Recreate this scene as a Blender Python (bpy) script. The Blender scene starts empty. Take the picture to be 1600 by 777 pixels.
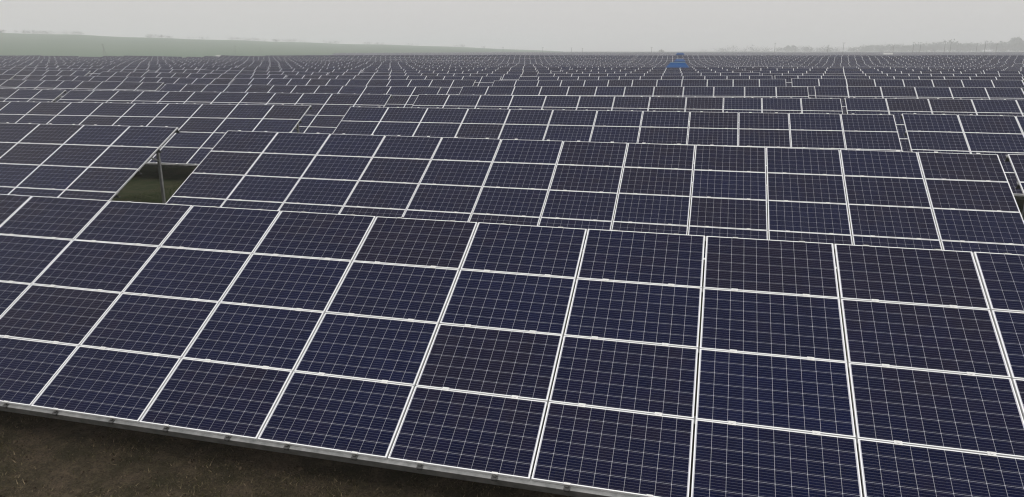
import bpy, math, random
import numpy as np
from mathutils import Matrix, Vector, Euler
R = math.radians
random.seed(7); rng = np.random.default_rng(7)
scene = bpy.context.scene
col = scene.collection

# ---------------------------------------------------------------- camera, sky, sun, exposure
CZ = 5.05                      # camera height above the ground at the front table
cam_data = bpy.data.cameras.new('camera'); cam = bpy.data.objects.new('camera', cam_data); col.objects.link(cam)
cam.location = (0, 0, CZ); cam.rotation_euler = (R(90 - 14.9), 0, R(14.76))
cam_data.sensor_width = 36; cam_data.lens = 25.92; cam_data.clip_start = 0.1; cam_data.clip_end = 12000
scene.camera = cam

SUN_EL, SUN_AZ = R(60), R(200)         # azimuth clockwise from +Y: high, behind the camera
world = bpy.data.worlds.new('World'); scene.world = world; world.use_nodes = True
wn = world.node_tree.nodes; wl = world.node_tree.links; wn.clear()
sky = wn.new('ShaderNodeTexSky'); sky.sky_type = 'NISHITA'; sky.sun_disc = False
sky.sun_elevation = SUN_EL; sky.sun_rotation = SUN_AZ
sky.air_density = 1.0; sky.dust_density = 8.0; sky.ozone_density = 1.0; sky.altitude = 100
hs = wn.new('ShaderNodeHueSaturation'); hs.inputs['Saturation'].default_value = 0.06
mx = wn.new('ShaderNodeMix'); mx.data_type = 'RGBA'; mx.inputs[0].default_value = 0.85
# even cloud cover: standard overcast distribution, brightening smoothly from horizon to zenith
tcw = wn.new('ShaderNodeTexCoord'); spw = wn.new('ShaderNodeSeparateXYZ'); wl.new(tcw.outputs['Generated'], spw.inputs[0])
ov = wn.new('ShaderNodeMapRange'); ov.inputs[1].default_value = 0; ov.inputs[2].default_value = 1; ov.inputs[3].default_value = 7.3; ov.inputs[4].default_value = 12.5
wl.new(spw.outputs[2], ov.inputs[0])
tint = wn.new('ShaderNodeVectorMath'); tint.operation = 'SCALE'; tint.inputs[0].default_value = (1.0, .975, .95)
wl.new(ov.outputs[0], tint.inputs['Scale']); wl.new(tint.outputs[0], mx.inputs[7])
bg = wn.new('ShaderNodeBackground'); bg.inputs['Strength'].default_value = 0.1
wo = wn.new('ShaderNodeOutputWorld')
wl.new(sky.outputs[0], hs.inputs['Color']); wl.new(hs.outputs[0], mx.inputs[6])
wl.new(mx.outputs[2], bg.inputs['Color']); wl.new(bg.outputs[0], wo.inputs['Surface'])

sun_data = bpy.data.lights.new('sun', 'SUN'); sun_data.energy = 1.2; sun_data.angle = R(25); sun_data.color = (1, .97, .93)
sun = bpy.data.objects.new('sun', sun_data); col.objects.link(sun)
sd = Vector((math.sin(SUN_AZ) * math.cos(SUN_EL), math.cos(SUN_AZ) * math.cos(SUN_EL), math.sin(SUN_EL)))
sun.rotation_euler = sd.to_track_quat('Z', 'Y').to_euler(); sun.location = (0, -20, 60)

vs = scene.view_settings; vs.view_transform = 'Standard'; vs.look = 'None'; vs.gamma = 1; vs.use_curve_mapping = False
vs.exposure = 0.0
scene.render.engine = 'CYCLES'
scene.cycles.use_denoising = True; scene.cycles.filter_width = 1.2
scene.cycles.max_bounces = 6; scene.cycles.volume_bounces = 2
scene.cycles.caustics_reflective = False; scene.cycles.caustics_refractive = False
HAZE = 0.00055

# ---------------------------------------------------------------- helpers
class MB:
    """collects faces for one mesh"""
    def __init__(s): s.v = []; s.f = []; s.m = []; s.uv = []
    def quad(s, pts, mi=0, uv=None):
        i = len(s.v); s.v += [tuple(p) for p in pts]; s.f.append(tuple(range(i, i + len(pts)))); s.m.append(mi)
        s.uv += uv if uv else [(0, 0)] * len(pts)
    def box(s, x0, x1, y0, y1, z0, z1, mi=0, M=None):
        c = [Vector((x, y, z)) for z in (z0, z1) for y in (y0, y1) for x in (x0, x1)]
        if M is not None: c = [M @ p for p in c]
        for q in ((0, 2, 3, 1), (4, 5, 7, 6), (0, 1, 5, 4), (2, 6, 7, 3), (0, 4, 6, 2), (1, 3, 7, 5)):
            s.quad([c[k] for k in q], mi)
    def bar(s, a, b, w, h, mi=0, up=(0, 0, 1)):
        a, b = Vector(a), Vector(b); d = (b - a); L = d.length; d.normalize()
        x = d.cross(Vector(up)); 
        if x.length < 1e-4: x = d.cross(Vector((1, 0, 0)))
        x.normalize(); y = x.cross(d)
        M = Matrix((x, y, d)).transposed().to_4x4(); M.translation = a
        s.box(-w / 2, w / 2, -h / 2, h / 2, 0, L, mi, M)
    def tube(s, pts, rad, n=6, mi=0):
        rings = []
        for k, p in enumerate(pts):
            p = Vector(p); q = Vector(pts[min(k + 1, len(pts) - 1)]) - Vector(pts[max(k - 1, 0)]); q.normalize()
            x = q.orthogonal().normalized(); y = q.cross(x); r = rad[k]
            rings.append([p + (x * math.cos(t) + y * math.sin(t)) * r for t in [2 * math.pi * j / n for j in range(n)]])
        for a, b in zip(rings, rings[1:]):
            for j in range(n): s.quad([a[j], a[(j + 1) % n], b[(j + 1) % n], b[j]], mi)
        s.quad(rings[-1], mi)
    def mesh(s, name, mats):
        me = bpy.data.meshes.new(name); me.from_pydata(s.v, [], s.f)
        for m in mats: me.materials.append(m)
        me.polygons.foreach_set('material_index', s.m)
        u = me.uv_layers.new(name='UVMap'); u.data.foreach_set('uv', np.array(s.uv, np.float32).ravel())
        me.update(); return me

def link(name, data, parent=None, loc=(0, 0, 0), rot=(0, 0, 0)):
    o = bpy.data.objects.new(name, data); col.objects.link(o)
    o.location = loc; o.rotation_euler = rot
    if parent: o.parent = parent
    return o
def tag(o, label=None, cat=None, group=None, kind=None):
    if label: o['label'] = label
    if cat: o['category'] = cat
    if group: o['group'] = group
    if kind: o['kind'] = kind
    return o
def np_mesh(name, v, f, mats, smooth=False):
    """fast mesh from arrays, all faces with the same corner count"""
    me = bpy.data.meshes.new(name); v = np.asarray(v, np.float32); f = np.asarray(f, np.int32); k = f.shape[1]
    me.vertices.add(len(v)); me.vertices.foreach_set('co', v.ravel())
    me.loops.add(f.size); me.loops.foreach_set('vertex_index', f.ravel())
    me.polygons.add(len(f)); me.polygons.foreach_set('loop_start', np.arange(0, f.size, k, dtype=np.int32))
    try: me.polygons.foreach_set('loop_total', np.full(len(f), k, np.int32))
    except Exception: pass
    if smooth: me.polygons.foreach_set('use_smooth', np.ones(len(f), bool))
    for m in mats: me.materials.append(m)
    me.update(calc_edges=True); me.validate(); return me

# ---------------------------------------------------------------- materials
def new_mat(name):
    m = bpy.data.materials.new(name); m.use_nodes = True
    return m, m.node_tree.nodes, m.node_tree.links, m.node_tree.nodes['Principled BSDF']
def N(nodes, t, **kw):
    n = nodes.new(t)
    for k, v in kw.items(): setattr(n, k, v)
    return n
def math_node(nodes, links, op, a, b=None, c=None):
    n = nodes.new('ShaderNodeMath'); n.operation = op
    for i, x in enumerate((a, b, c)):
        if x is None: continue
        if isinstance(x, (int, float)): n.inputs[i].default_value = x
        else: links.new(x, n.inputs[i])
    return n.outputs[0]
def mixc(nodes, links, fac, a, b):
    n = nodes.new('ShaderNodeMix'); n.data_type = 'RGBA'
    for i, x in ((0, fac), (6, a), (7, b)):
        if isinstance(x, (int, float)): n.inputs[i].default_value = x
        elif isinstance(x, tuple): n.inputs[i].default_value = x if len(x) == 4 else (*x, 1)
        else: links.new(x, n.inputs[i])
    return n.outputs[2]
def noisy(name, c1, c2, scale=8, rough=.6, metallic=0, spec=.5, detail=4, bump=0, coord='Object'):
    m, n, l, b = new_mat(name)
    tc = n.new('ShaderNodeTexCoord'); no = n.new('ShaderNodeTexNoise'); no.inputs['Scale'].default_value = scale; no.inputs['Detail'].default_value = detail
    l.new(tc.outputs[coord], no.inputs['Vector'])
    r = n.new('ShaderNodeMapRange'); r.inputs[1].default_value = .3; r.inputs[2].default_value = .7; l.new(no.outputs[0], r.inputs[0])
    l.new(mixc(n, l, r.outputs[0], c1, c2), b.inputs['Base Color'])
    b.inputs['Roughness'].default_value = rough; b.inputs['Metallic'].default_value = metallic; b.inputs['Specular IOR Level'].default_value = spec
    if bump:
        bp = n.new('ShaderNodeBump'); bp.inputs['Strength'].default_value = bump; l.new(no.outputs[0], bp.inputs['Height']); l.new(bp.outputs[0], b.inputs['Normal'])
    return m

# silicon cells under glass: UV counts cells (one unit = one cell, ten by six a panel)
def cell_material():
    m, n, l, b = new_mat('silicon_cell')
    uv = n.new('ShaderNodeUVMap'); sp = n.new('ShaderNodeSeparateXYZ'); l.new(uv.outputs[0], sp.inputs[0])
    u, v = sp.outputs[0], sp.outputs[1]
    fu = math_node(n, l, 'FRACT', u); fv = math_node(n, l, 'FRACT', v)
    bus = math_node(n, l, 'FRACT', math_node(n, l, 'MULTIPLY', fv, 5.0))
    bus = math_node(n, l, 'COMPARE', bus, .5, .024)
    def edge(f): return math_node(n, l, 'GREATER_THAN', math_node(n, l, 'ABSOLUTE', math_node(n, l, 'SUBTRACT', f, .5)), .4915)
    gap = math_node(n, l, 'MAXIMUM', edge(fu), edge(fv))
    oi = n.new('ShaderNodeAttribute'); oi.attribute_type = 'OBJECT'; oi.attribute_name = 'tint'
    cx = n.new('ShaderNodeCombineXYZ')
    l.new(math_node(n, l, 'FLOOR', math_node(n, l, 'DIVIDE', u, 10.0)), cx.inputs[0])
    l.new(math_node(n, l, 'FLOOR', math_node(n, l, 'DIVIDE', v, 6.0)), cx.inputs[1])
    l.new(math_node(n, l, 'MULTIPLY', oi.outputs['Fac'], 517.0), cx.inputs[2])
    wnz = n.new('ShaderNodeTexWhiteNoise'); wnz.noise_dimensions = '3D'; l.new(cx.outputs[0], wnz.inputs['Vector'])
    c2 = n.new('ShaderNodeCombineXYZ')
    l.new(math_node(n, l, 'FLOOR', u), c2.inputs[0]); l.new(math_node(n, l, 'FLOOR', v), c2.inputs[1]); l.new(wnz.outputs['Value'], c2.inputs[2])
    wn2 = n.new('ShaderNodeTexWhiteNoise'); wn2.noise_dimensions = '3D'; l.new(c2.outputs[0], wn2.inputs['Vector'])
    rp = n.new('ShaderNodeValToRGB')
    e = rp.color_ramp.elements
    e[0].position = 0; e[0].color = (.0026, .0045, .0240, 1); e[1].position = 1; e[1].color = (.0056, .0048, .0150, 1)
    k = rp.color_ramp.elements.new(.45); k.color = (.0030, .0044, .0205, 1)
    k = rp.color_ramp.elements.new(.8); k.color = (.0042, .0042, .0180, 1)
    # crystal grain of the wafer
    vo = n.new('ShaderNodeTexVoronoi'); vo.inputs['Scale'].default_value = 9; l.new(uv.outputs[0], vo.inputs['Vector'])
    sv = n.new('ShaderNodeSeparateXYZ'); l.new(vo.outputs['Color'], sv.inputs[0])
    var = math_node(n, l, 'ADD', math_node(n, l, 'MULTIPLY', sv.outputs[0], .35), math_node(n, l, 'MULTIPLY', wn2.outputs['Value'], .30))
    var = math_node(n, l, 'ADD', var, .68)
    pn = n.new('ShaderNodeTexNoise'); pn.noise_dimensions = '4D'; pn.inputs['Scale'].default_value = .28; pn.inputs['Detail'].default_value = 2
    l.new(uv.outputs[0], pn.inputs['Vector']); l.new(math_node(n, l, 'MULTIPLY', wnz.outputs['Value'], 90.0), pn.inputs['W'])
    tone = math_node(n, l, 'ADD', math_node(n, l, 'MULTIPLY', math_node(n, l, 'SUBTRACT', pn.outputs[0], .5), 1.5), math_node(n, l, 'MULTIPLY', math_node(n, l, 'SUBTRACT', wn2.outputs['Value'], .5), .45))
    l.new(math_node(n, l, 'ADD', wnz.outputs['Value'], tone), rp.inputs[0])
    mu = n.new('ShaderNodeMix'); mu.data_type = 'RGBA'; mu.blend_type = 'MULTIPLY'; mu.inputs[0].default_value = 1
    l.new(rp.outputs[0], mu.inputs[6]); l.new(var, mu.inputs[7])
    c = mixc(n, l, bus, mu.outputs[2], (.15, .15, .20))
    dn = n.new('ShaderNodeTexNoise'); dn.noise_dimensions = '4D'; dn.inputs['Scale'].default_value = .6; dn.inputs['Detail'].default_value = 6; dn.inputs['Roughness'].default_value = .65
    l.new(uv.outputs[0], dn.inputs['Vector']); l.new(math_node(n, l, 'MULTIPLY', wnz.outputs['Value'], 33.0), dn.inputs['W'])
    dr = n.new('ShaderNodeMapRange'); dr.inputs[1].default_value = .45; dr.inputs[2].default_value = .8; dr.inputs[4].default_value = .028; l.new(dn.outputs[0], dr.inputs[0])
    low = n.new('ShaderNodeMapRange'); low.inputs[1].default_value = .45; low.inputs[2].default_value = 0; low.inputs[4].default_value = .035
    l.new(math_node(n, l, 'MODULO', v, 6.0), low.inputs[0])
    c = mixc(n, l, math_node(n, l, 'ADD', dr.outputs[0], low.outputs[0]), c, (.13, .125, .12))     # thin dust film, thicker along the lower edge
    c = mixc(n, l, gap, c, (.36, .37, .43))
    l.new(c, b.inputs['Base Color'])
    b.inputs['Roughness'].default_value = .12; b.inputs['IOR'].default_value = 1.33; b.inputs['Specular Tint'].default_value = (.66, .74, 1.0, 1)
    b.inputs['Specular IOR Level'].default_value = .13
    return m
MAT_CELL = cell_material()
MAT_BACK = noisy('white_backsheet', (.41, .42, .48), (.48, .49, .54), 3, .2, 0, .2)
MAT_FRAME = noisy('anodised_aluminium', (.75, .76, .78), (.84, .85, .86), 4, .42, .1, .5)
MAT_GALV = noisy('galvanised_steel', (.13, .135, .135), (.24, .24, .24), 9, .5, .45, .5, 5)
MAT_POST = noisy('weathered_galvanised_post', (.34, .35, .35), (.46, .46, .46), 9, .55, .4, .5, 5)
MAT_CLAMP = noisy('clamp_steel', (.6, .6, .6), (.75, .75, .74), 30, .35, .4)
MAT_BOLT = noisy('bolt_black_steel', (.02, .02, .02), (.05, .05, .05), 30, .5)
MAT_RUBBER = noisy('panel_back', (.55, .55, .55), (.6, .6, .6), 2, .6)

# ---------------------------------------------------------------- lie of the land (height of the table tops, camera = 0)
CP = np.array([(-9.95,10.4,-2.483),(6.7,10.4,-2.48),(-30,10.4,-2.42),(-13.6,18.97,-2.2),(6.4,18.97,-2.22),(-35.1,18.63,-2.2),(-14,27.58,-2.12),(6.2,27.5,-2.0),(-35.4,26.93,-2.17),
 (-14.4,36,-2.08),(5.6,36,-1.97),(15.1,51.8,-1.68),(18.1,60.7,-1.71),(20.9,68.7,-1.68),(43.3,140.8,-2.32),(8.5,53.2,-1.68),(9.9,62.3,-1.71),(13.8,87,-1.71),
 (29.1,181.9,-2.47),(32.9,206.6,-1.71),(36,225,-1.2),(-1.8,52.3,-1.79),(-2.2,61.3,-1.79),(-2.5,69.8,-1.83),(-2.9,78.6,-1.86),(-3.2,86.1,-1.67),(-9.7,238.8,-2.57),(-10.7,261.7,-1.25),
 (-13.6,53.7,-1.98),(-15.8,62.5,-1.97),(-17.9,71.6,-1.95),(-20.8,83.1,-2.08),(-22.4,89.6,-1.88),(-32.4,132.6,-2.36),(-39,160,-2.42),(-51.3,210.5,-2.65),(-58.5,240.8,-1.23),
 (-23.3,52.9,-2),(-27.3,61.9,-2),(-30.9,70.1,-2),(-33.9,76.9,-2.01),(-37.8,85.9,-1.95),(-46.5,105.7,-2.05),(-58.1,132.1,-1.74),(-92.6,210.5,-2.4),(-100.1,227.7,-1.22),
 (-33.3,52.1,-2.06),(-38.2,59.8,-1.98),(-43.2,67.7,-1.87),(-49,76.8,-1.86),(-53.5,84,-1.76),(-68.8,108,-1.72),(-86.4,135.3,-1.58),(-132.6,207.8,-1.11),
 (-46.1,43.4,-2),(-52.2,49.4,-1.89),(-62.5,59.2,-1.82),(-69.5,65.9,-1.69),(-77.8,73.8,-1.66),(-91.2,86.7,-1.68),(-112.2,106.8,-1.48),(-173.4,161.5,-1.13),
 (-5,150,-2.5),(-6,200,-2.75),(0,0,-2.5),(-30,0,-2.45),(30,0,-2.45),(0,-40,-2.5),(70,120,-2.0),(80,200,-1.6),(60,60,-1.8),(-80,10,-2.0)])
def _k(d2): return np.where(d2 > 1e-9, d2 * np.log(np.sqrt(d2) + 1e-9), 0)
def _tps():
    P = CP[:, :2] / 50; n = len(P)
    K = _k(((P[:, None] - P[None]) ** 2).sum(-1)) + np.eye(n) * .02
    A = np.zeros((n + 3, n + 3)); A[:n, :n] = K; A[:n, n] = 1; A[:n, n + 1:] = P; A[n, :n] = 1; A[n + 1:, :n] = P.T
    return np.linalg.solve(A, np.concatenate([CP[:, 2], [0, 0, 0]]))
TW = _tps()
def top_height(X, Y):
    """height of a table's top edge there (world z)"""
    X = np.asarray(X, float); Y = np.asarray(Y, float); sh = np.broadcast(X, Y).shape
    x = np.broadcast_to(X, sh).ravel(); y = np.broadcast_to(Y, sh).ravel()
    rr = np.hypot(x, y); q = np.stack([x, y], -1); lim = np.minimum(1, 330 / np.maximum(rr, 1)); q = q * lim[:, None] / 50
    P = CP[:, :2] / 50; out = np.empty(len(x))
    for i in range(0, len(x), 20000):
        d2 = ((q[i:i + 20000, None] - P[None]) ** 2).sum(-1)
        out[i:i + 20000] = _k(d2) @ TW[:-3] + TW[-3] + q[i:i + 20000] @ TW[-2:]
    out = np.clip(out, -3.2, -.8)
    w = np.clip((rr - 235) / 90, 0, 1); w = w * w * (3 - 2 * w)
    behind = np.clip((20 - y) / 60, 0, 1)
    far = np.interp(rr, [0, 255, 330, 450, 600, 850, 1100, 1600, 4500], [-1.2, -1.2, -2.0, -3.1, -2.9, -1.2, .2, 2.0, 9.0])
    out = out * (1 - w) + far * w
    return (out * (1 - behind) + np.where(rr < 60, out, -2.4) * behind + CZ).reshape(sh)
TILT = R(28.94); CT, ST = math.cos(TILT), math.sin(TILT)
PX, PY = 1.67, 1.012; NC, NR = 12, 4; TW_ = NC * PX
HT = 2.56                      # top edge above ground
def ground_height(X, Y): return top_height(X, np.asarray(Y) + 1.75) - HT

# ---------------------------------------------------------------- ground sheet to the horizon
def ground_material():
    m, n, l, b = new_mat('earth_and_grass')
    ge = n.new('ShaderNodeNewGeometry'); pos = ge.outputs['Position']
    def nz(scale, detail=5, rough=.6):
        t = n.new('ShaderNodeTexNoise'); t.inputs['Scale'].default_value = scale; t.inputs['Detail'].default_value = detail; t.inputs['Roughness'].default_value = rough
        l.new(pos, t.inputs['Vector']); return t.outputs[0]
    def rng_(x, a, bb):
        r = n.new('ShaderNodeMapRange'); r.inputs[1].default_value = a; r.inputs[2].default_value = bb; l.new(x, r.inputs[0]); return r.outputs[0]
    fine = nz(34, 8, .8); mid = nz(1.7, 7, .7); big = nz(.35, 4); huge = nz(.004, 3)
    soil = mixc(n, l, rng_(fine, .3, .7), (.012, .009, .006), (.140, .104, .072))
    patch = nz(6.5, 6, .7)
    soil = mixc(n, l, math_node(n, l, 'MULTIPLY', rng_(patch, .50, .66), .75), soil, (.130, .100, .066))
    soil = mixc(n, l, math_node(n, l, 'MULTIPLY', rng_(mid, .45, .6), .55), soil, (.030, .020, .013))
    grass = mixc(n, l, rng_(fine, .3, .7), (.005, .011, .002), (.026, .044, .010))
    sx = n.new('ShaderNodeSeparateXYZ'); l.new(pos, sx.inputs[0])
    green = rng_(sx.outputs[1], 8.0, 13.0)
    g = math_node(n, l, 'ADD', math_node(n, l, 'MULTIPLY', green, .55), math_node(n, l, 'MULTIPLY', math_node(n, l, 'SUBTRACT', mid, .35), 1.3))
    g = math_node(n, l, 'MINIMUM', math_node(n, l, 'MAXIMUM', g, 0), 1)
    near = mixc(n, l, g, soil, grass)
    field = mixc(n, l, rng_(huge, .35, .65), (.055, .100, .040), (.10, .115, .06))
    ln = n.new('ShaderNodeVectorMath'); ln.operation = 'LENGTH'; l.new(pos, ln.inputs[0])
    c = mixc(n, l, rng_(ln.outputs['Value'], 120, 260), near, field)
    l.new(c, b.inputs['Base Color']); b.inputs['Roughness'].default_value = .95; b.inputs['Specular IOR Level'].default_value = .15
    bp = n.new('ShaderNodeBump'); bp.inputs['Strength'].default_value = .9; bp.inputs['Distance'].default_value = .07
    l.new(math_node(n, l, 'ADD', fine, math_node(n, l, 'MULTIPLY', mid, 1.5)), bp.inputs['Height']); l.new(bp.outputs[0], b.inputs['Normal'])
    return m
MAT_GROUND = ground_material()
def vnoise(x, y, s, seed):
    r_ = np.random.default_rng(seed); o = np.zeros_like(x)
    for _ in range(10):
        a = r_.uniform(0, 6.28); k = s * r_.uniform(.6, 1.7); o += np.sin((x * math.cos(a) + y * math.sin(a)) * k + r_.uniform(0, 6.28))
    return o / 10
def make_ground():
    nr, na = 330, 400
    rad = np.concatenate([[0], np.geomspace(.6, 4500, nr - 1)])
    ang = np.linspace(0, 2 * np.pi, na, endpoint=False)
    Rr, Aa = np.meshgrid(rad, ang, indexing='ij'); X = Rr * np.sin(Aa); Y = Rr * np.cos(Aa)
    Z = ground_height(X, Y) + vnoise(X, Y, 2.2, 1) * .035 * np.clip(60 / (Rr + 1), 0, 1) + vnoise(X, Y, 9, 2) * .014 * np.clip(20 / (Rr + 1), 0, 1)
    v = np.stack([X, Y, Z], -1).reshape(-1, 3)
    i = np.arange(nr - 1)[:, None] * na; j = np.arange(na)[None]; j2 = (j + 1) % na
    f = np.stack([i + j, i + na + j, i + na + j2, i + j2], -1).reshape(-1, 4)[:, ::-1]
    o = link('ground', np_mesh('ground', v, f, [MAT_GROUND], True)); o['kind'] = 'structure'
make_ground()

# ---------------------------------------------------------------- one photovoltaic panel (lies in XY, glass face at z = 0)
W, H_ = 1.648, .998; CS = .1577; CSY = .1600; CG = .0030
MX, MY = (W - 10 * CS - 9 * CG) / 2, (H_ - 6 * CSY - 5 * CG) / 2
LIP = .0115
def frame_faces(m, mi, z=.003, d=.037):
    w, h = W / 2, H_ / 2
    m.box(-w, w, h - LIP, h, z - d, z, mi); m.box(-w, w, -h, -h + LIP, z - d, z, mi)
    m.box(-w, -w + LIP, -h + LIP, h - LIP, z - d, z, mi); m.box(w - LIP, w, -h + LIP, h - LIP, z - d, z, mi)
def laminate_faces(m, mi):
    w, h = W / 2 - LIP, H_ / 2 - LIP
    m.box(-w, w, -h, h, -.006, -.001, mi)
def cell_quad(m, i, j, mi, bev=.0):
    x0 = -W / 2 + MX + i * (CS + CG); y0 = H_ / 2 - MY - j * (CSY + CG); x1 = x0 + CS; y1 = y0 - CSY
    u0, v0 = i + .015, 5 - j + .015; c = .0045; P = [(x0 + c, y1), (x1 - c, y1), (x1, y1 + c), (x1, y0 - c), (x1 - c, y0), (x0 + c, y0), (x0, y0 - c), (x0, y1 + c)]   # clipped wafer corners
    m.quad([(p[0], p[1], 0) for p in P], mi, [(u0 + .97 * (p[0] - x0) / CS, v0 + .97 * (p[1] - y1) / CSY) for p in P])
def build_mesh(name, fn, mats):
    m = MB(); fn(m); return m.mesh(name, mats)
ME_LAM = build_mesh('laminate', lambda m: laminate_faces(m, 0), [MAT_BACK])
ME_FRAME = build_mesh('frame', lambda m: frame_faces(m, 0), [MAT_FRAME])
ME_CELLS = build_mesh('solar_cells', lambda m: [cell_quad(m, i, j, 0) for i in range(10) for j in range(6)], [MAT_CELL])
ME_CELL = {}
for i in range(10):
    for j in range(6): ME_CELL[i, j] = build_mesh('solar_cell', lambda m: cell_quad(m, i, j, 0), [MAT_CELL])
def whole_panel(m):
    laminate_faces(m, 0); frame_faces(m, 1)
    for i in range(10):
        for j in range(6): cell_quad(m, i, j, 2)
ME_PANEL = build_mesh('solar_panel', whole_panel, [MAT_BACK, MAT_FRAME, MAT_CELL])

# ---------------------------------------------------------------- table parts; local frame: x along the row, origin on the ground under the middle
YT = 1.75                       # local y of the top edge
def on_slope(x, s, n=0.0):      # s metres down from the top edge, n metres off the glass plane
    return Vector((x, YT - s * CT - n * ST, HT - s * ST + n * CT))
PUR_S = [.02, PY - .01 + .0, 2 * PY - .01, 3 * PY - .01, 4 * PY - .008]
def purlin_mesh():              # cold-formed C section, lies along x; y up-slope, z off the plane; top flange at z = 0
    m = MB(); L = TW_ / 2 + .02; t = .003
    m.box(-L, L, -.05, .05, -t, 0); m.box(-L, L, -.05, -.05 + t, -.12, -t); m.box(-L, L, -.05 + t, .01, -.12, -.12 + t)
    return m.mesh('purlin', [MAT_GALV])
ME_PURLIN = purlin_mesh()
def rafter_mesh():              # runs down the slope
    m = MB(); m.box(-.035, .035, -3.85, -.15, -.27, -.16); return m.mesh('rafter', [MAT_POST])
ME_RAFTER = rafter_mesh()
def post_mesh(h, name='post'):
    m = MB(); t = .006
    m.box(-.038, .038, -.03, -.03 + t, -.6, h); m.box(-.038, -.038 + t, -.03 + t, .03, -.6, h); m.box(.038 - t, .038, -.03 + t, .03, -.6, h)
    return m.mesh(name, [MAT_POST])
S1, S2 = .62, 3.05
ME_POST1 = post_mesh(HT - S1 * ST - .2); ME_POST2 = post_mesh(HT - S2 * ST - .2)
def brace_mesh():
    m = MB(); a = Vector((0, YT - S1 * CT - .03, HT - S1 * ST - .62)); b = on_slope(0, 1.15, -.26)
    m.bar(a, b, .04, .04); return m.mesh('brace', [MAT_POST])
ME_BRACE = brace_mesh()
def clamp_mesh():
    m = MB(); m.box(-.04, .04, -.024, .024, .003, .008, 0); m.box(-.011, .011, -.008, .008, .008, .015, 0); m.box(-.04, .04, -.008, .008, -.035, .003, 0)
    return m.mesh('mid_clamp', [MAT_CLAMP, MAT_BOLT])
ME_CLAMP = clamp_mesh()
def endclamp_mesh():
    m = MB(); m.box(-.035, .035, -.006, .012, .003, .008, 0); m.box(-.035, .035, -.010, -.004, -.034, .004, 0); m.box(-.035, .035, -.056, -.010, -.0355, -.026, 1)
    m.box(-.016, .016, -.034, -.014, -.028, -.010, 1); m.box(-.03, .03, -.062, -.052, -.06, -.03, 1)
    return m.mesh('end_clamp', [MAT_CLAMP, MAT_BOLT])
ME_ENDCLAMP = endclamp_mesh()
def clamps_joined():
    m = MB()
    for r in range(0, NR + 1):
        for c in range(NC):
            for q in (.24, .76):
                x = -TW_ / 2 + (c + q) * PX; p = on_slope(x, r * PY); M = Matrix.Translation(p) @ Matrix.Rotation(TILT, 4, 'X')
                m.box(-.04, .04, -.024, .024, .003, .008, 0, M)
    return m.mesh('clamps', [MAT_CLAMP])
ME_CLAMPS = clamps_joined()
def plain_table():              # far table: every panel still its own frame and cell face, joined to one mesh
    m = MB()
    for c in range(NC):
        for r in range(NR):
            xc = -TW_ / 2 + (c + .5) * PX; sc = (r + .5) * PY
            def P(dx, dy, n): return on_slope(xc + dx, sc - dy, n)
            w, h = W / 2, H_ / 2
            m.quad([P(-w, -h, 0), P(w, -h, 0), P(w, h, 0), P(-w, h, 0)], 0)
            m.quad([P(w, -h, -.037), P(-w, -h, -.037), P(-w, h, -.037), P(w, h, -.037)], 2)
            if r == 0: m.quad([P(-w, h, 0), P(w, h, 0), P(w, h, -.037), P(-w, h, -.037)], 0)
            if r == NR - 1: m.quad([P(-w, -h, -.037), P(w, -h, -.037), P(w, -h, 0), P(-w, -h, 0)], 0)
            if c == 0: m.quad([P(-w, -h, -.037), P(-w, -h, 0), P(-w, h, 0), P(-w, h, -.037)], 0)
            if c == NC - 1: m.quad([P(w, -h, 0), P(w, -h, -.037), P(w, h, -.037), P(w, h, 0)], 0)
            w -= MX; h -= MY; u, v = c * 10, (3 - r) * 6
            m.quad([P(-w, -h, .004), P(w, -h, .004), P(w, h, .004), P(-w, h, .004)], 1, [(u, v), (u + 10, v), (u + 10, v + 6), (u, v + 6)])
    for s in PUR_S:
        a = on_slope(-TW_ / 2, s, -.07); b = on_slope(TW_ / 2, s, -.07); m.bar(a, b, .06, .06, 3)
    for k in range(7):
        x = -TW_ / 2 + .35 + k * (TW_ - .7) / 6
        for s in (S1, S2):
            p = on_slope(x, s, -.2); m.bar((x, p.y, -.6), p, .08, .06, 3)
        m.bar(on_slope(x, .15, -.18), on_slope(x, 3.9, -.18), .06, .1, 3)
    return m.mesh('solar_table', [MAT_FRAME, MAT_CELL, MAT_RUBBER, MAT_POST])
ME_FAR = plain_table()

def add_table_frame(root, joined_clamps):
    for s in PUR_S:
        link('purlin', ME_PURLIN, root, on_slope(0, s, -.036), (TILT, 0, 0))
    for k in range(7):
        x = -TW_ / 2 + .35 + k * (TW_ - .7) / 6
        link('rafter', ME_RAFTER, root, on_slope(x, 0), (TILT, 0, 0))
        link('post', ME_POST1, root, (x, YT - S1 * CT, 0)); link('post', ME_POST2, root, (x, YT - S2 * CT, 0))
        link('brace', ME_BRACE, root, (x, 0, 0))
    if joined_clamps: tag(link('clamps', ME_CLAMPS, root), kind='stuff')
def panel_places():
    for r in range(NR):
        for c in range(NC):
            p = on_slope(-TW_ / 2 + (c + .5) * PX, (r + .5) * PY, random.uniform(-.0015, .0015))
            rot = (TILT + random.gauss(0, .0022), random.gauss(0, .0018), random.gauss(0, .0006))
            yield c, r, p, rot
def add_panels_fine(root, cell_cols=()):
    for c, r, p, rot in panel_places():
        pan = link('solar_panel', ME_LAM, root, p, rot); tint = random.random()
        link('frame', ME_FRAME, pan)
        if (c, r) in cell_cols:
            for i in range(10):
                for j in range(6): link('solar_cell', ME_CELL[i, j], pan)['tint'] = tint
        else: tag(link('solar_cells', ME_CELLS, pan), kind='stuff')['tint'] = tint
def add_panels_plain(root):
    for c, r, p, rot in panel_places(): link('solar_panel', ME_PANEL, root, p, rot)['tint'] = random.random()

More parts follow.
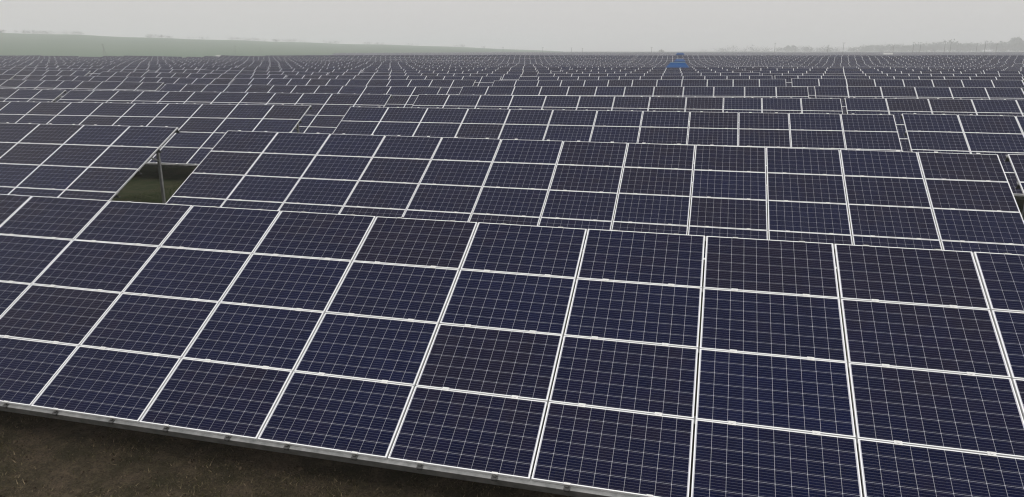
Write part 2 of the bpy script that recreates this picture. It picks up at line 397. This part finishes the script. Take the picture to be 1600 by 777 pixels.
# ---------------------------------------------------------------- where the tables stand
FIX = {(1, 0): (-13.29, 10.39, -2.483, 0.0), (2, 0): (-13.636, 18.969, -2.219, -.05), (2, -1): (-35.087, 18.632, -2.208, .24),
       (3, 0): (-14.004, 27.58, -2.123, .27), (3, -1): (-35.429, 26.931, -2.177, .38), (3, 1): (6.218, 27.432, -1.975, -.15), (4, 0): (-14.407, 35.987, -2.08, .28)}
ROWY = {1: 10.39, 2: 18.97, 3: 27.55, 4: 35.95}
def row_y(k): return ROWY.get(k, 35.95 + 8.48 * (k - 4))
def block_x(k, b):
    x = -13.25 - .385 * (k - 1)
    jit = ((k * 37 + b * 61) % 13 - 6) * .012
    while b > 0:                                  # to the right: narrow gap, then wide service gap, in turn
        x += TW_ + (.2 if b % 2 == 1 else 1.4); b -= 1
    while b < 0:
        x -= TW_ + (1.4 if b % 2 == 1 else .2); b += 1
    return x + jit
f_px = 1152.0; yaw, pit = R(-14.76), R(14.9)
FW = np.array([math.sin(yaw) * math.cos(pit), math.cos(yaw) * math.cos(pit), -math.sin(pit)]); RT = np.array([math.cos(yaw), -math.sin(yaw), 0]); UP = np.cross(RT, FW)
def in_view(x0, y0, z0):
    us = []
    for x in (x0, x0 + TW_):
        for (y, z) in ((y0, z0), (y0 - 3.54, z0 - 1.96)):
            P = np.array([x, y, z - CZ]); d = P @ FW
            if d < .5: return None
            us.append(800 + f_px * (P @ RT) / d)
    return (min(us), max(us))
tables = []
for k in range(1, 34):
    for b in range(-16, 8):
        if (k, b) in FIX:
            x0, y0, z0, sl = FIX[k, b]; z0 += CZ; sl = R(sl)
        else:
            x0 = block_x(k, b); y0 = row_y(k) + (0.016 * (x0 + 14) if x0 < -20 else 0) * min(1, 30 / (abs(x0) + 1))
            za, zb = top_height([x0, x0 + TW_], [y0, y0]); sl = math.asin(max(-.05, min(.05, (zb - za) / TW_))); z0 = float(za)
            if k > 4: z0 += random.gauss(0, .035); sl += random.gauss(0, .0018)
        iv = in_view(x0, y0, z0)
        if iv is None or iv[1] < -10 or iv[0] > 1610: 
            if not (k == 1 and abs(b) == 1): continue
            iv = (-9999, -9999)
        if iv[0] > 0 and k > 3 and math.hypot(x0, y0) > 255: continue
        tables.append(dict(k=k, b=b, x=x0, y=y0, z=z0, sl=sl, d=math.hypot(x0 + 10, y0), u=iv))
# kiosks stand in the rows' service strip
tables.sort(key=lambda t: t['d'])
things = tables[:300]; left_over = tables[300:]
ORD = 'first second third fourth fifth sixth seventh eighth ninth tenth eleventh twelfth thirteenth fourteenth fifteenth sixteenth seventeenth eighteenth nineteenth twentieth'.split()
for a, t_ in (('twenty', 'twentieth'), ('thirty', 'thirtieth')):
    if t_ not in ORD: ORD.append(t_)
    ORD += [a + '-' + o for o in ORD[:9]]
def table_label(t, n, i):
    k = t['k']; row = ORD[k - 1]
    if t['u'][0] == -9999:
        return 'front row solar table beyond the ' + ('left' if t['b'] < 0 else 'right') + ' end of the large near table'
    if k == 1: return 'large near table of dark blue solar panels filling the front row'
    where = 'leftmost' if i == 0 else 'rightmost' if i == n - 1 and k < 20 else ORD[i] + ' from the left'
    look = 'table of dark blue solar panels' if k < 6 else 'distant strip of solar panels' if k < 13 else 'far hazy strip of solar panels'
    return f'{look} in the {row} row back, {where}'
rows = {}
for t in things:
    if t['u'][0] != -9999: rows.setdefault(t['k'], []).append(t)
    else: t['label'] = table_label(t, 0, 0)
for k, ts in rows.items():
    ts.sort(key=lambda t: t['u'][0] + t['u'][1])
    for i, t in enumerate(ts): t['label'] = table_label(t, len(ts), i)
def place(o, t):
    xc = t['x'] + TW_ / 2 * math.cos(t['sl']); zc = t['z'] + TW_ / 2 * math.sin(t['sl'])
    o.location = (xc, t['y'] - YT, zc - HT); o.rotation_euler = (0, -t['sl'], 0)
NEAR_CELLS = {(c, 3) for c in (4, 5, 6, 7, 8)}
for t in things:
    k = t['k']
    if k <= 8:
        root = link('solar_table', None); root.empty_display_size = .5
        if k <= 5 and t['u'][0] != -9999: add_panels_fine(root, NEAR_CELLS if k == 1 else ())
        else: add_panels_plain(root)
        add_table_frame(root, 1 < k <= 4)
        if k == 1 and t['b'] == 0:
            for r in range(1, NR):
                for c in range(NC):
                    for q in (.24, .76): link('mid_clamp', ME_CLAMP, root, on_slope(-TW_ / 2 + (c + q) * PX, r * PY), (TILT, 0, 0))
            for c in range(NC):
                for q in (.24, .76):
                    link('end_clamp', ME_ENDCLAMP, root, on_slope(-TW_ / 2 + (c + q) * PX, NR * PY - .01), (TILT, 0, 0))
                    link('end_clamp', ME_ENDCLAMP, root, on_slope(-TW_ / 2 + (c + q) * PX, .01), (-TILT, 0, math.pi))
    else:
        root = link('solar_table', ME_FAR); root['tint'] = random.random()
    place(root, t)
    tag(root, t['label'], 'solar table', 'solar tables standing in rows across the field')

# the rest of the field, far beyond counting
def far_field():
    n = NC; quads_v = []; quads_m = []; quads_uv = []
    tv, tm, tuv = [], [], []
    me = ME_FAR; base_v = np.array([v.co for v in me.vertices]); 
    sel = [p for p in me.polygons if p.material_index in (0, 1) and p.normal.z > .5]
    idx = np.array([p.vertices[:] for p in sel]); bm_ = np.array([p.material_index for p in sel])
    uvl = me.uv_layers[0].data; buv = np.array([[uvl[li].uv[:] for li in p.loop_indices] for p in sel])
    V, Mi, UV = [], [], []
    lst = [(t['x'], t['y'], t['z'], t['sl']) for t in left_over]
    done = {(t['k'], t['b']) for t in tables}
    for k in range(22, 132):
        y0 = row_y(k)
        for b in range(-40, 34):
            if (k, b) in done: continue
            x0 = block_x(k, b)
            rr0 = math.hypot(x0 + 10, y0)
            if rr0 < 250 or 300 < rr0 < 560: continue
            az = (x0 + 10) / y0
            if az < -.62 - .1 * math.sin(k * .7): continue
            if az < -.52 and y0 > 330: continue
            za, zb = top_height([x0, x0 + TW_], [y0, y0]); iv = in_view(x0, y0, float(za))
            if iv is None or iv[1] < -10 or iv[0] > 1610: continue
            lst.append((x0, y0, float(za), math.asin(max(-.05, min(.05, (zb - za) / TW_)))))
    for (x0, y0, z0, sl) in lst:
        M = np.array(Matrix.Rotation(-sl, 3, 'Y')); c = np.array([x0 + TW_ / 2, y0 - YT, z0 + TW_ / 2 * math.sin(sl) - HT])
        V.append(base_v[idx.ravel()] @ M.T + c); Mi.append(bm_); UV.append(buv.reshape(-1, 2) + np.array([120 * (len(V) % 50), 24 * (len(V) // 50)]))
    V = np.concatenate(V); f = np.arange(len(V)).reshape(-1, 4)
    me = np_mesh('solar_field', V, f, [MAT_FRAME, MAT_CELL]); me.polygons.foreach_set('material_index', np.concatenate(Mi).astype(np.int32))
    u = me.uv_layers.new(name='UVMap'); u.data.foreach_set('uv', np.concatenate(UV).astype(np.float32).ravel())
    o = link('solar_field', me); tag(o, 'far mass of solar panel rows fading into the haze', 'solar field', kind='stuff')
    print('tables', len(things), 'rest', len(lst))
far_field()

# ---------------------------------------------------------------- pixel direction -> ground point at a given distance (for laying out the distance)
def spot(px, Y):
    a = yaw + math.atan((px - 800) / f_px / math.cos(pit)); 
    return Y * math.tan(a), Y
def spot_r(px, rr, py=82):
    d = FW + RT * (px - 800) / f_px - UP * (py - 388.5) / f_px; h = math.hypot(d[0], d[1]); return d[0] / h * rr, d[1] / h * rr
def z_at(px, py, rr):
    d = FW + RT * (px - 800) / f_px - UP * (py - 388.5) / f_px; return CZ + d[2] / math.hypot(d[0], d[1]) * rr
def gh(x, y): return float(ground_height(x, y))

# ---------------------------------------------------------------- blue-roofed transformer kiosks
MAT_BLUE = noisy('blue_painted_steel', (.004, .022, .065), (.007, .032, .09), 6, .5)
MAT_BLUEROOF = noisy('blue_roof_sheet', (.004, .045, .15), (.007, .060, .19), 4, .6, 0, .15)
MAT_CAP = noisy('pale_blue_flashing', (.16, .26, .36), (.22, .32, .42), 4, .5)
MAT_CONC = noisy('concrete', (.25, .25, .24), (.36, .35, .33), 5, .9)
MAT_DARK = noisy('dark_louvre', (.02, .025, .03), (.04, .045, .05), 5, .7)
def kiosk(px, rr, w, d, h, label):
    x, y = spot_r(px, rr); z = gh(x, y)
    root = link('transformer_kiosk', None, None, (x, y, z)); tag(root, label, 'kiosk', 'blue kiosks along the service track')
    def part(name, mat, *boxes, parent=root):
        m = MB()
        for b in boxes: m.box(*b)
        return link(name, m.mesh(name, [mat]), parent)
    part('plinth', MAT_CONC, (-w / 2 - .1, w / 2 + .1, -d / 2 - .1, d / 2 + .1, -.5, .35))
    part('body', MAT_BLUE, (-w / 2, w / 2, -d / 2, d / 2, .35, h - .55))
    for sx in (-1, 1):
        c = sx * w * .24
        dr = part('door', MAT_BLUEROOF, (c - w * .2, c + w * .2, -d / 2 - .03, -d / 2 + .01, .45, h - .75))
        part('louvre', MAT_DARK, *[(c - w * .13, c + w * .13, -d / 2 - .05, -d / 2 - .025, h - 1.05 - q * .1, h - 1.0 - q * .1) for q in range(5)], parent=dr)
        part('handle', MAT_GALV, (c - sx * w * .16 - .02, c - sx * w * .16 + .02, -d / 2 - .08, -d / 2 - .025, 1.2, 1.4), parent=dr)
    m = MB(); e = .22; zr = h; ze = h - .55
    A = [(-w / 2 - e, -d / 2 - e, ze), (w / 2 + e, -d / 2 - e, ze), (w / 2 + e, d / 2 + e, ze), (-w / 2 - e, d / 2 + e, ze)]
    B = [(-w / 2 + .3, 0, zr), (w / 2 - .3, 0, zr)]
    A2 = [(a[0], a[1], a[2] - .1) for a in A]
    m.quad([A[0], A[1], B[1], B[0]]); m.quad([A[2], A[3], B[0], B[1]]); m.quad([A[1], A[2], B[1]]); m.quad([A[3], A[0], B[0]])
    for q in range(4): m.quad([A2[q], A2[(q + 1) % 4], A[(q + 1) % 4], A[q]])
    m.quad(A2[::-1])
    rf = link('roof', m.mesh('roof', [MAT_BLUEROOF]), root)
    m = MB(); m.bar((-w / 2 + .25, 0, zr + .02), (w / 2 - .25, 0, zr + .02), .25, .08); link('ridge_cap', m.mesh('ridge_cap', [MAT_CAP]), rf)
    return root
kiosk(1060, 98.5, 2.35, 2.4, 3.1, 'nearest and largest blue kiosk with blue roof among the solar rows')
kiosk(1063, 192, 2.3, 2.4, 3.75, 'middle blue kiosk showing its roof just behind the nearest kiosk')
kiosk(1063, 283, 2.6, 2.4, 3.6, 'farthest small blue kiosk on the skyline behind the other two')

# ---------------------------------------------------------------- hill on the left with its line of trees
MAT_HILL = noisy('green_field_hill', (.060, .105, .060), (.085, .12, .072), .004, 1, 0, .1, 3, coord='Object')
def hill():
    rp = [(-140, 48, 1800), (0, 52, 1800), (130, 55, 1850), (350, 63, 1950), (530, 68, 2100), (680, 72.5, 2300), (800, 77, 2500), (880, 80.5, 2650)]
    xs = np.array([p[0] for p in rp]); pts = []
    cols = np.linspace(-140, 880, 160); ridge = []
    prof = np.linspace(0, 1, 26)
    V = []
    for c in cols:
        py = np.interp(c, xs, [p[1] for p in rp]); rr = np.interp(c, xs, [p[2] for p in rp])
        dx, dy = spot_r(c, 1.0)
        ztop = z_at(c, py, rr)
        ztop += (math.sin(c * .021) + math.sin(c * .053 + 1)) * .5
        ridge.append((dx * rr, dy * rr, ztop))
        for s in np.concatenate([prof, 1 + prof[1:] * .6]):
            r_ = 650 + (rr - 650) * s if s <= 1 else rr + (s - 1) * 1500
            g = gh(dx * min(r_, 4000), dy * min(r_, 4000))
            w_ = s * s * (3 - 2 * s) if s <= 1 else 1 - .9 * (s - 1)
            w_ = .55 * w_ + .45 * min(s, 1) ** 1.3 if s <= 1 else w_
            V.append((dx * r_, dy * r_, g - .6 + (ztop - g + .6) * w_))
    k = 26 + 25; i = np.arange(159)[:, None] * k; j = np.arange(k - 1)[None]
    f = np.stack([i + j, i + k + j, i + k + j + 1, i + j + 1], -1).reshape(-1, 4)
    o = link('hill', np_mesh('hill', V, f, [MAT_HILL], True)); o['kind'] = 'structure'
    return ridge
RIDGE = hill()

# ---------------------------------------------------------------- far trees
MAT_LEAF = noisy('far_foliage', (.030, .045, .020), (.060, .070, .035), .3, .9, 0, .1)
MAT_BARK = noisy('bark', (.05, .04, .03), (.08, .065, .05), 3, .9)
def crown_faces(x, y, z, h, w, n, r_):
    """leaf clumps through a crown volume: triangles"""
    lob = [(r_.normal(0, w * .28), r_.normal(0, w * .28), h * r_.uniform(.45, .9), w * r_.uniform(.22, .42)) for _ in range(7)]
    L = np.array(lob); k = r_.integers(0, 7, n); d = r_.normal(size=(n, 3)); d /= np.linalg.norm(d, axis=1)[:, None]
    c = L[k, :3] + d * L[k, 3:4] * (r_.uniform(.5, 1.05, n)[:, None]); c[:, 2] = np.maximum(c[:, 2], h * .12)
    s = h * .07 * r_.uniform(.6, 1.4, (n, 1)); a = r_.normal(size=(n, 3)) * s; b = r_.normal(size=(n, 3)) * s
    v = np.stack([c + a, c - a * .5 + b, c - a * .5 - b], 1).reshape(-1, 3)
    return v + np.array([x, y, z])
def wood(name, label, lst, seed):
    r_ = np.random.default_rng(seed); V = []
    for (x, y, z, h, w, n) in lst:
        V.append(crown_faces(x, y, z, h, w, n, r_))
        V.append(np.array([(x - .2, y, z - .5), (x + .2, y, z - .5), (x, y, z + h * .6)]))
    V = np.concatenate(V); o = link(name, np_mesh(name, V, np.arange(len(V)).reshape(-1, 3), [MAT_LEAF]))
    tag(o, label, 'wood', kind='stuff')
r_ = np.random.default_rng(3)
lst = []
for q in range(260):
    t = r_.uniform(0, 158); i = int(t); a, b = RIDGE[i], RIDGE[i + 1]; fr = t - i
    p = [a[k] + (b[k] - a[k]) * fr for k in range(3)]
    dens = math.sin(t * .23) + math.sin(t * .61 + 2) + 1.2 * math.sin(t * .09)
    if dens < -.4 or t > 140: continue
    lst.append((p[0], p[1], p[2] - .8, r_.uniform(4, 7.0), r_.uniform(8, 18), 60))
wood('hilltop_wood', 'thin line of trees along the crest of the green hill', lst, 4)
lst = []
PR = [(1090, 79.5), (1130, 77), (1145, 78), (1190, 76), (1260, 75), (1300, 76), (1360, 73), (1420, 72), (1460, 70), (1520, 70), (1580, 68), (1660, 67)]
for q in range(420):
    px = r_.uniform(1090, 1660); rr = r_.uniform(2000, 2800); x, y = spot_r(px, rr); z = gh(x, y)
    zt = z_at(px, np.interp(px, [a for a, b in PR], [b for a, b in PR]) + 1 + r_.normal(0, 1.2), rr)
    if px < 1350 and r_.uniform() < .45: continue
    lst.append((x, y, z, max(2.5, zt - z), r_.uniform(14, 30), 130))
wood('far_wood', 'hazy belt of trees on the skyline at the right', lst, 5)
def tree(px, rr, h, w, label):
    x, y = spot_r(px, rr); z = gh(x, y); root = link('tree', None, None, (x, y, z)); tag(root, label, 'tree', 'single trees on the skyline')
    m = MB(); m.tube([(0, 0, -.4), (.1, 0, h * .3), (0, .1, h * .7)], [.35, .25, .08]); link('trunk', m.mesh('trunk', [MAT_BARK]), root)
    V = crown_faces(0, 0, 0, h, w, 700, r_); link('crown', np_mesh('crown', V, np.arange(len(V)).reshape(-1, 3), [MAT_LEAF]), root)
tree(1589, 2200, 29, 24, 'tallest hazy tree on the skyline near the right edge')
tree(1231, 2300, 16, 16, 'small round hazy tree on the skyline between two poles')
tree(1035, 1500, 3.6, 12, 'low bushy tree on the skyline just left of the blue kiosks')

# ---------------------------------------------------------------- poles on the skyline
MAT_POLE = noisy('pole_concrete', (.10, .10, .10), (.16, .16, .155), 2, .9)
POLES = [(162, 700, 68.5, 'left'), (368, 800, 71.5, 0), (407, 900, 74, 0), (786, 900, 73.5, 0), (848, 900, 74, 0), (893, 900, 74.5, 0), (910, 950, 75, 0), (1018, 800, 74, 0),
         (1145, 750, 71.5, 0), (1210, 800, 67, 0), (1242, 850, 72, 0), (1293, 800, 70, 0), (1317, 700, 66.5, 0), (1395, 850, 71, 0), (1426, 800, 65.5, 0), (1437, 800, 66, 0), (1475, 750, 64.5, 0),
         (1484, 760, 65, 0), (1525, 800, 67, 0), (1538, 700, 63.5, 0), (1556, 850, 69, 0)]
for i, (px, rr, ty, _) in enumerate(POLES):
    x, y = spot_r(px, rr); z = gh(x, y); h = z_at(px, ty, rr) - z
    root = link('utility_pole', None, None, (x, y, z), (0, 0, random.uniform(-.5, .5)))
    side = 'left hill' if px < 500 else 'middle skyline' if px < 1100 else 'right skyline'
    grp = [p for p in POLES if (p[0] < 500, p[0] < 1100) == (px < 500, px < 1100)]
    tag(root, f'thin hazy utility pole before the {side}, {ORD[grp.index(POLES[i])]} from the left there', 'pole', 'utility poles on the skyline')
    m = MB(); m.tube([(0, 0, -1), (0, 0, h)], [.22, .12], 6); link('mast', m.mesh('mast', [MAT_POLE]), root)
    m = MB(); m.bar((-1.1, 0, h - .5), (1.1, 0, h - .5), .14, .14); cr = link('crossarm', m.mesh('crossarm', [MAT_POLE]), root)
    for q in (-1, 0, 1):
        m = MB(); m.tube([(q, 0, h - .43), (q, 0, h - .15)], [.07, .05], 6); link('insulator', m.mesh('insulator', [MAT_BOLT]), cr)
    if px == 162:
        m = MB(); m.tube([(2.6, 0, -1), (.1, 0, h - 1)], [.18, .12], 6); link('stay', m.mesh('stay', [MAT_POLE]), root)

# ---------------------------------------------------------------- low far buildings
MAT_WALL = noisy('pale_wall', (.45, .44, .42), (.55, .54, .52), .4, .9)
MAT_ROOFW = noisy('pale_roof_sheet', (.36, .36, .35), (.46, .46, .45), .4, .6)
def shed(px, rr, w, d, h, hr, label):
    x, y = spot_r(px, rr); z = gh(x, y); root = link('farm_shed', None, None, (x, y, z), (0, 0, -math.atan2(x, y))); tag(root, label, 'shed', 'low sheds beyond the field')
    m = MB(); m.box(-w / 2, w / 2, -d / 2, d / 2, -.6, h); link('wall', m.mesh('wall', [MAT_WALL]), root)
    m = MB(); e = .4
    A = [(-w / 2 - e, -d / 2 - e, h + .003), (w / 2 + e, -d / 2 - e, h + .003), (w / 2 + e, d / 2 + e, h + .003), (-w / 2 - e, d / 2 + e, h + .003)]; B = [(-w / 2 - e, 0, h + hr), (w / 2 + e, 0, h + hr)]
    m.quad([A[0], A[1], B[1], B[0]]); m.quad([A[2], A[3], B[0], B[1]]); m.quad([A[1], A[2], B[1]]); m.quad([A[3], A[0], B[0]]); m.quad(A[::-1])
    link('roof', m.mesh('roof', [MAT_ROOFW]), root)
    for q in (-.3, .05, .33):
        m = MB(); m.box(w * q - 1, w * q + 1, -d / 2 - .05, -d / 2 + .02, .0, h * .75); link('door', m.mesh('door', [MAT_DARK]), root)
shed(34, 560, 10, 7, 2.6, 1.0, 'long low shed with pale roof at the foot of the green hill')
shed(345, 620, 7, 6, 2.2, .9, 'small pale shed beyond the far rows left of centre')
shed(1388, 760, 7, 6, 2.6, 1.2, 'small pale shed in front of the tree belt at the right')

# ---------------------------------------------------------------- grass and clods where bare ground shows
def blade_material(name='grass_blades', cols=((.024, .022, .010, 1), (.072, .064, .032, 1), (.20, .160, .105, 1))):
    m, n, l, b = new_mat(name)
    ge = n.new('ShaderNodeNewGeometry'); rp = n.new('ShaderNodeValToRGB'); l.new(ge.outputs['Random Per Island'], rp.inputs[0])
    e = rp.color_ramp.elements; e[0].color = cols[0]; e[1].color = cols[2]; k = e.new(.55); k.color = cols[1]
    l.new(rp.outputs[0], b.inputs['Base Color']); b.inputs['Roughness'].default_value = .9; b.inputs['Specular IOR Level'].default_value = .1
    return m
MAT_BLADE = blade_material()
MAT_LAWN = blade_material('green_grass_blades', ((.008, .022, .003, 1), (.020, .042, .008, 1), (.052, .068, .020, 1)))
MAT_DRY = noisy('dry_straw', (.10, .080, .045), (.17, .14, .085), 20, .9, 0, .1)
def blades(name, label, x0, x1, y0, y1, n, hmin, hmax, mat, lean, seed, wid=.06):
    r_ = np.random.default_rng(seed); x = r_.uniform(x0, x1, n); y = r_.uniform(y0, y1, n)
    keep = vnoise(x, y, 3.1, seed + 9) + r_.normal(0, .25, n) > -.05; x = x[keep]; y = y[keep]; n = len(x)
    z = ground_height(x, y) + vnoise(x, y, 2.2, 1) * .035 * np.clip(60 / (np.hypot(x, y) + 1), 0, 1)
    h = r_.uniform(hmin, hmax, n); a = r_.uniform(0, 6.28, n); w = h * wid + .001
    t = np.stack([np.cos(a), np.sin(a), 0 * a], -1); le = r_.normal(size=(n, 3)) * lean * h[:, None]; le[:, 2] = 0
    p = np.stack([x, y, z - .01], -1); up = np.zeros((n, 3)); up[:, 2] = h
    V = np.stack([p - t * w[:, None], p + t * w[:, None], p + up + le], 1).reshape(-1, 3)
    o = link(name, np_mesh(name, V, np.arange(3 * n).reshape(-1, 3), [mat])); tag(o, label, 'grass', kind='stuff')
blades('grass', 'short olive grass on the bare earth before the front row', -14, 3, 4.5, 8.6, 90000, .012, .05, MAT_BLADE, .8, 11, .14)
blades('dry_straw', 'flattened dry straw scattered on the earth', -14, 3, 4.5, 8.6, 2600, .03, .08, MAT_DRY, 2.0, 12, .02)
blades('lawn_grass', 'green grass in the gap between the second row tables', -19, -11, 12, 24, 60000, .02, .07, MAT_LAWN, .6, 13, .1)
MAT_CLOD = noisy('soil_clod', (.020, .015, .010), (.10, .078, .055), 6, .95, 0, .1)
def clods(n, seed):
    r_ = np.random.default_rng(seed); x = r_.uniform(-14, 3, n); y = r_.uniform(4.5, 9.5, n)
    z = ground_height(x, y) + vnoise(x, y, 2.2, 1) * .035 * np.clip(60 / (np.hypot(x, y) + 1), 0, 1)
    s_ = r_.lognormal(-4.35, .42, n)[:, None]
    oct_ = np.array([(1, 0, 0), (-1, 0, 0), (0, 1, 0), (0, -1, 0), (0, 0, .7), (0, 0, -.7)])
    fc = np.array([(0, 2, 4), (2, 1, 4), (1, 3, 4), (3, 0, 4), (2, 0, 5), (1, 2, 5), (3, 1, 5), (0, 3, 5)])
    V = (np.stack([x, y, z], -1)[:, None] + oct_[None] * s_[:, :, None] * r_.uniform(.6, 1.3, (n, 6, 3))).reshape(-1, 3)
    F = (np.arange(n)[:, None, None] * 6 + fc[None]).reshape(-1, 3)
    tag(link('soil_clods', np_mesh('soil_clods', V, F, [MAT_CLOD])), 'small lumps of brown soil before the front row', 'soil', kind='stuff')
clods(9000, 21)

# ---------------------------------------------------------------- haze
def haze():
    m = MB(); m.box(-3600, 3600, -300, 3600, -3.0, 62); me = m.mesh('haze', [])
    mat = bpy.data.materials.new('haze_air'); mat.use_nodes = True; n = mat.node_tree.nodes; l = mat.node_tree.links; n.clear()
    pv = n.new('ShaderNodeVolumePrincipled'); pv.inputs['Color'].default_value = (.95, .96, 1.0, 1); pv.inputs['Density'].default_value = HAZE; pv.inputs['Anisotropy'].default_value = 0.0
    out = n.new('ShaderNodeOutputMaterial'); l.new(pv.outputs[0], out.inputs['Volume']); me.materials.append(mat)
    o = link('haze', me); tag(o, 'pale even haze over the whole field', 'haze', kind='stuff')
if HAZE > 0: haze()
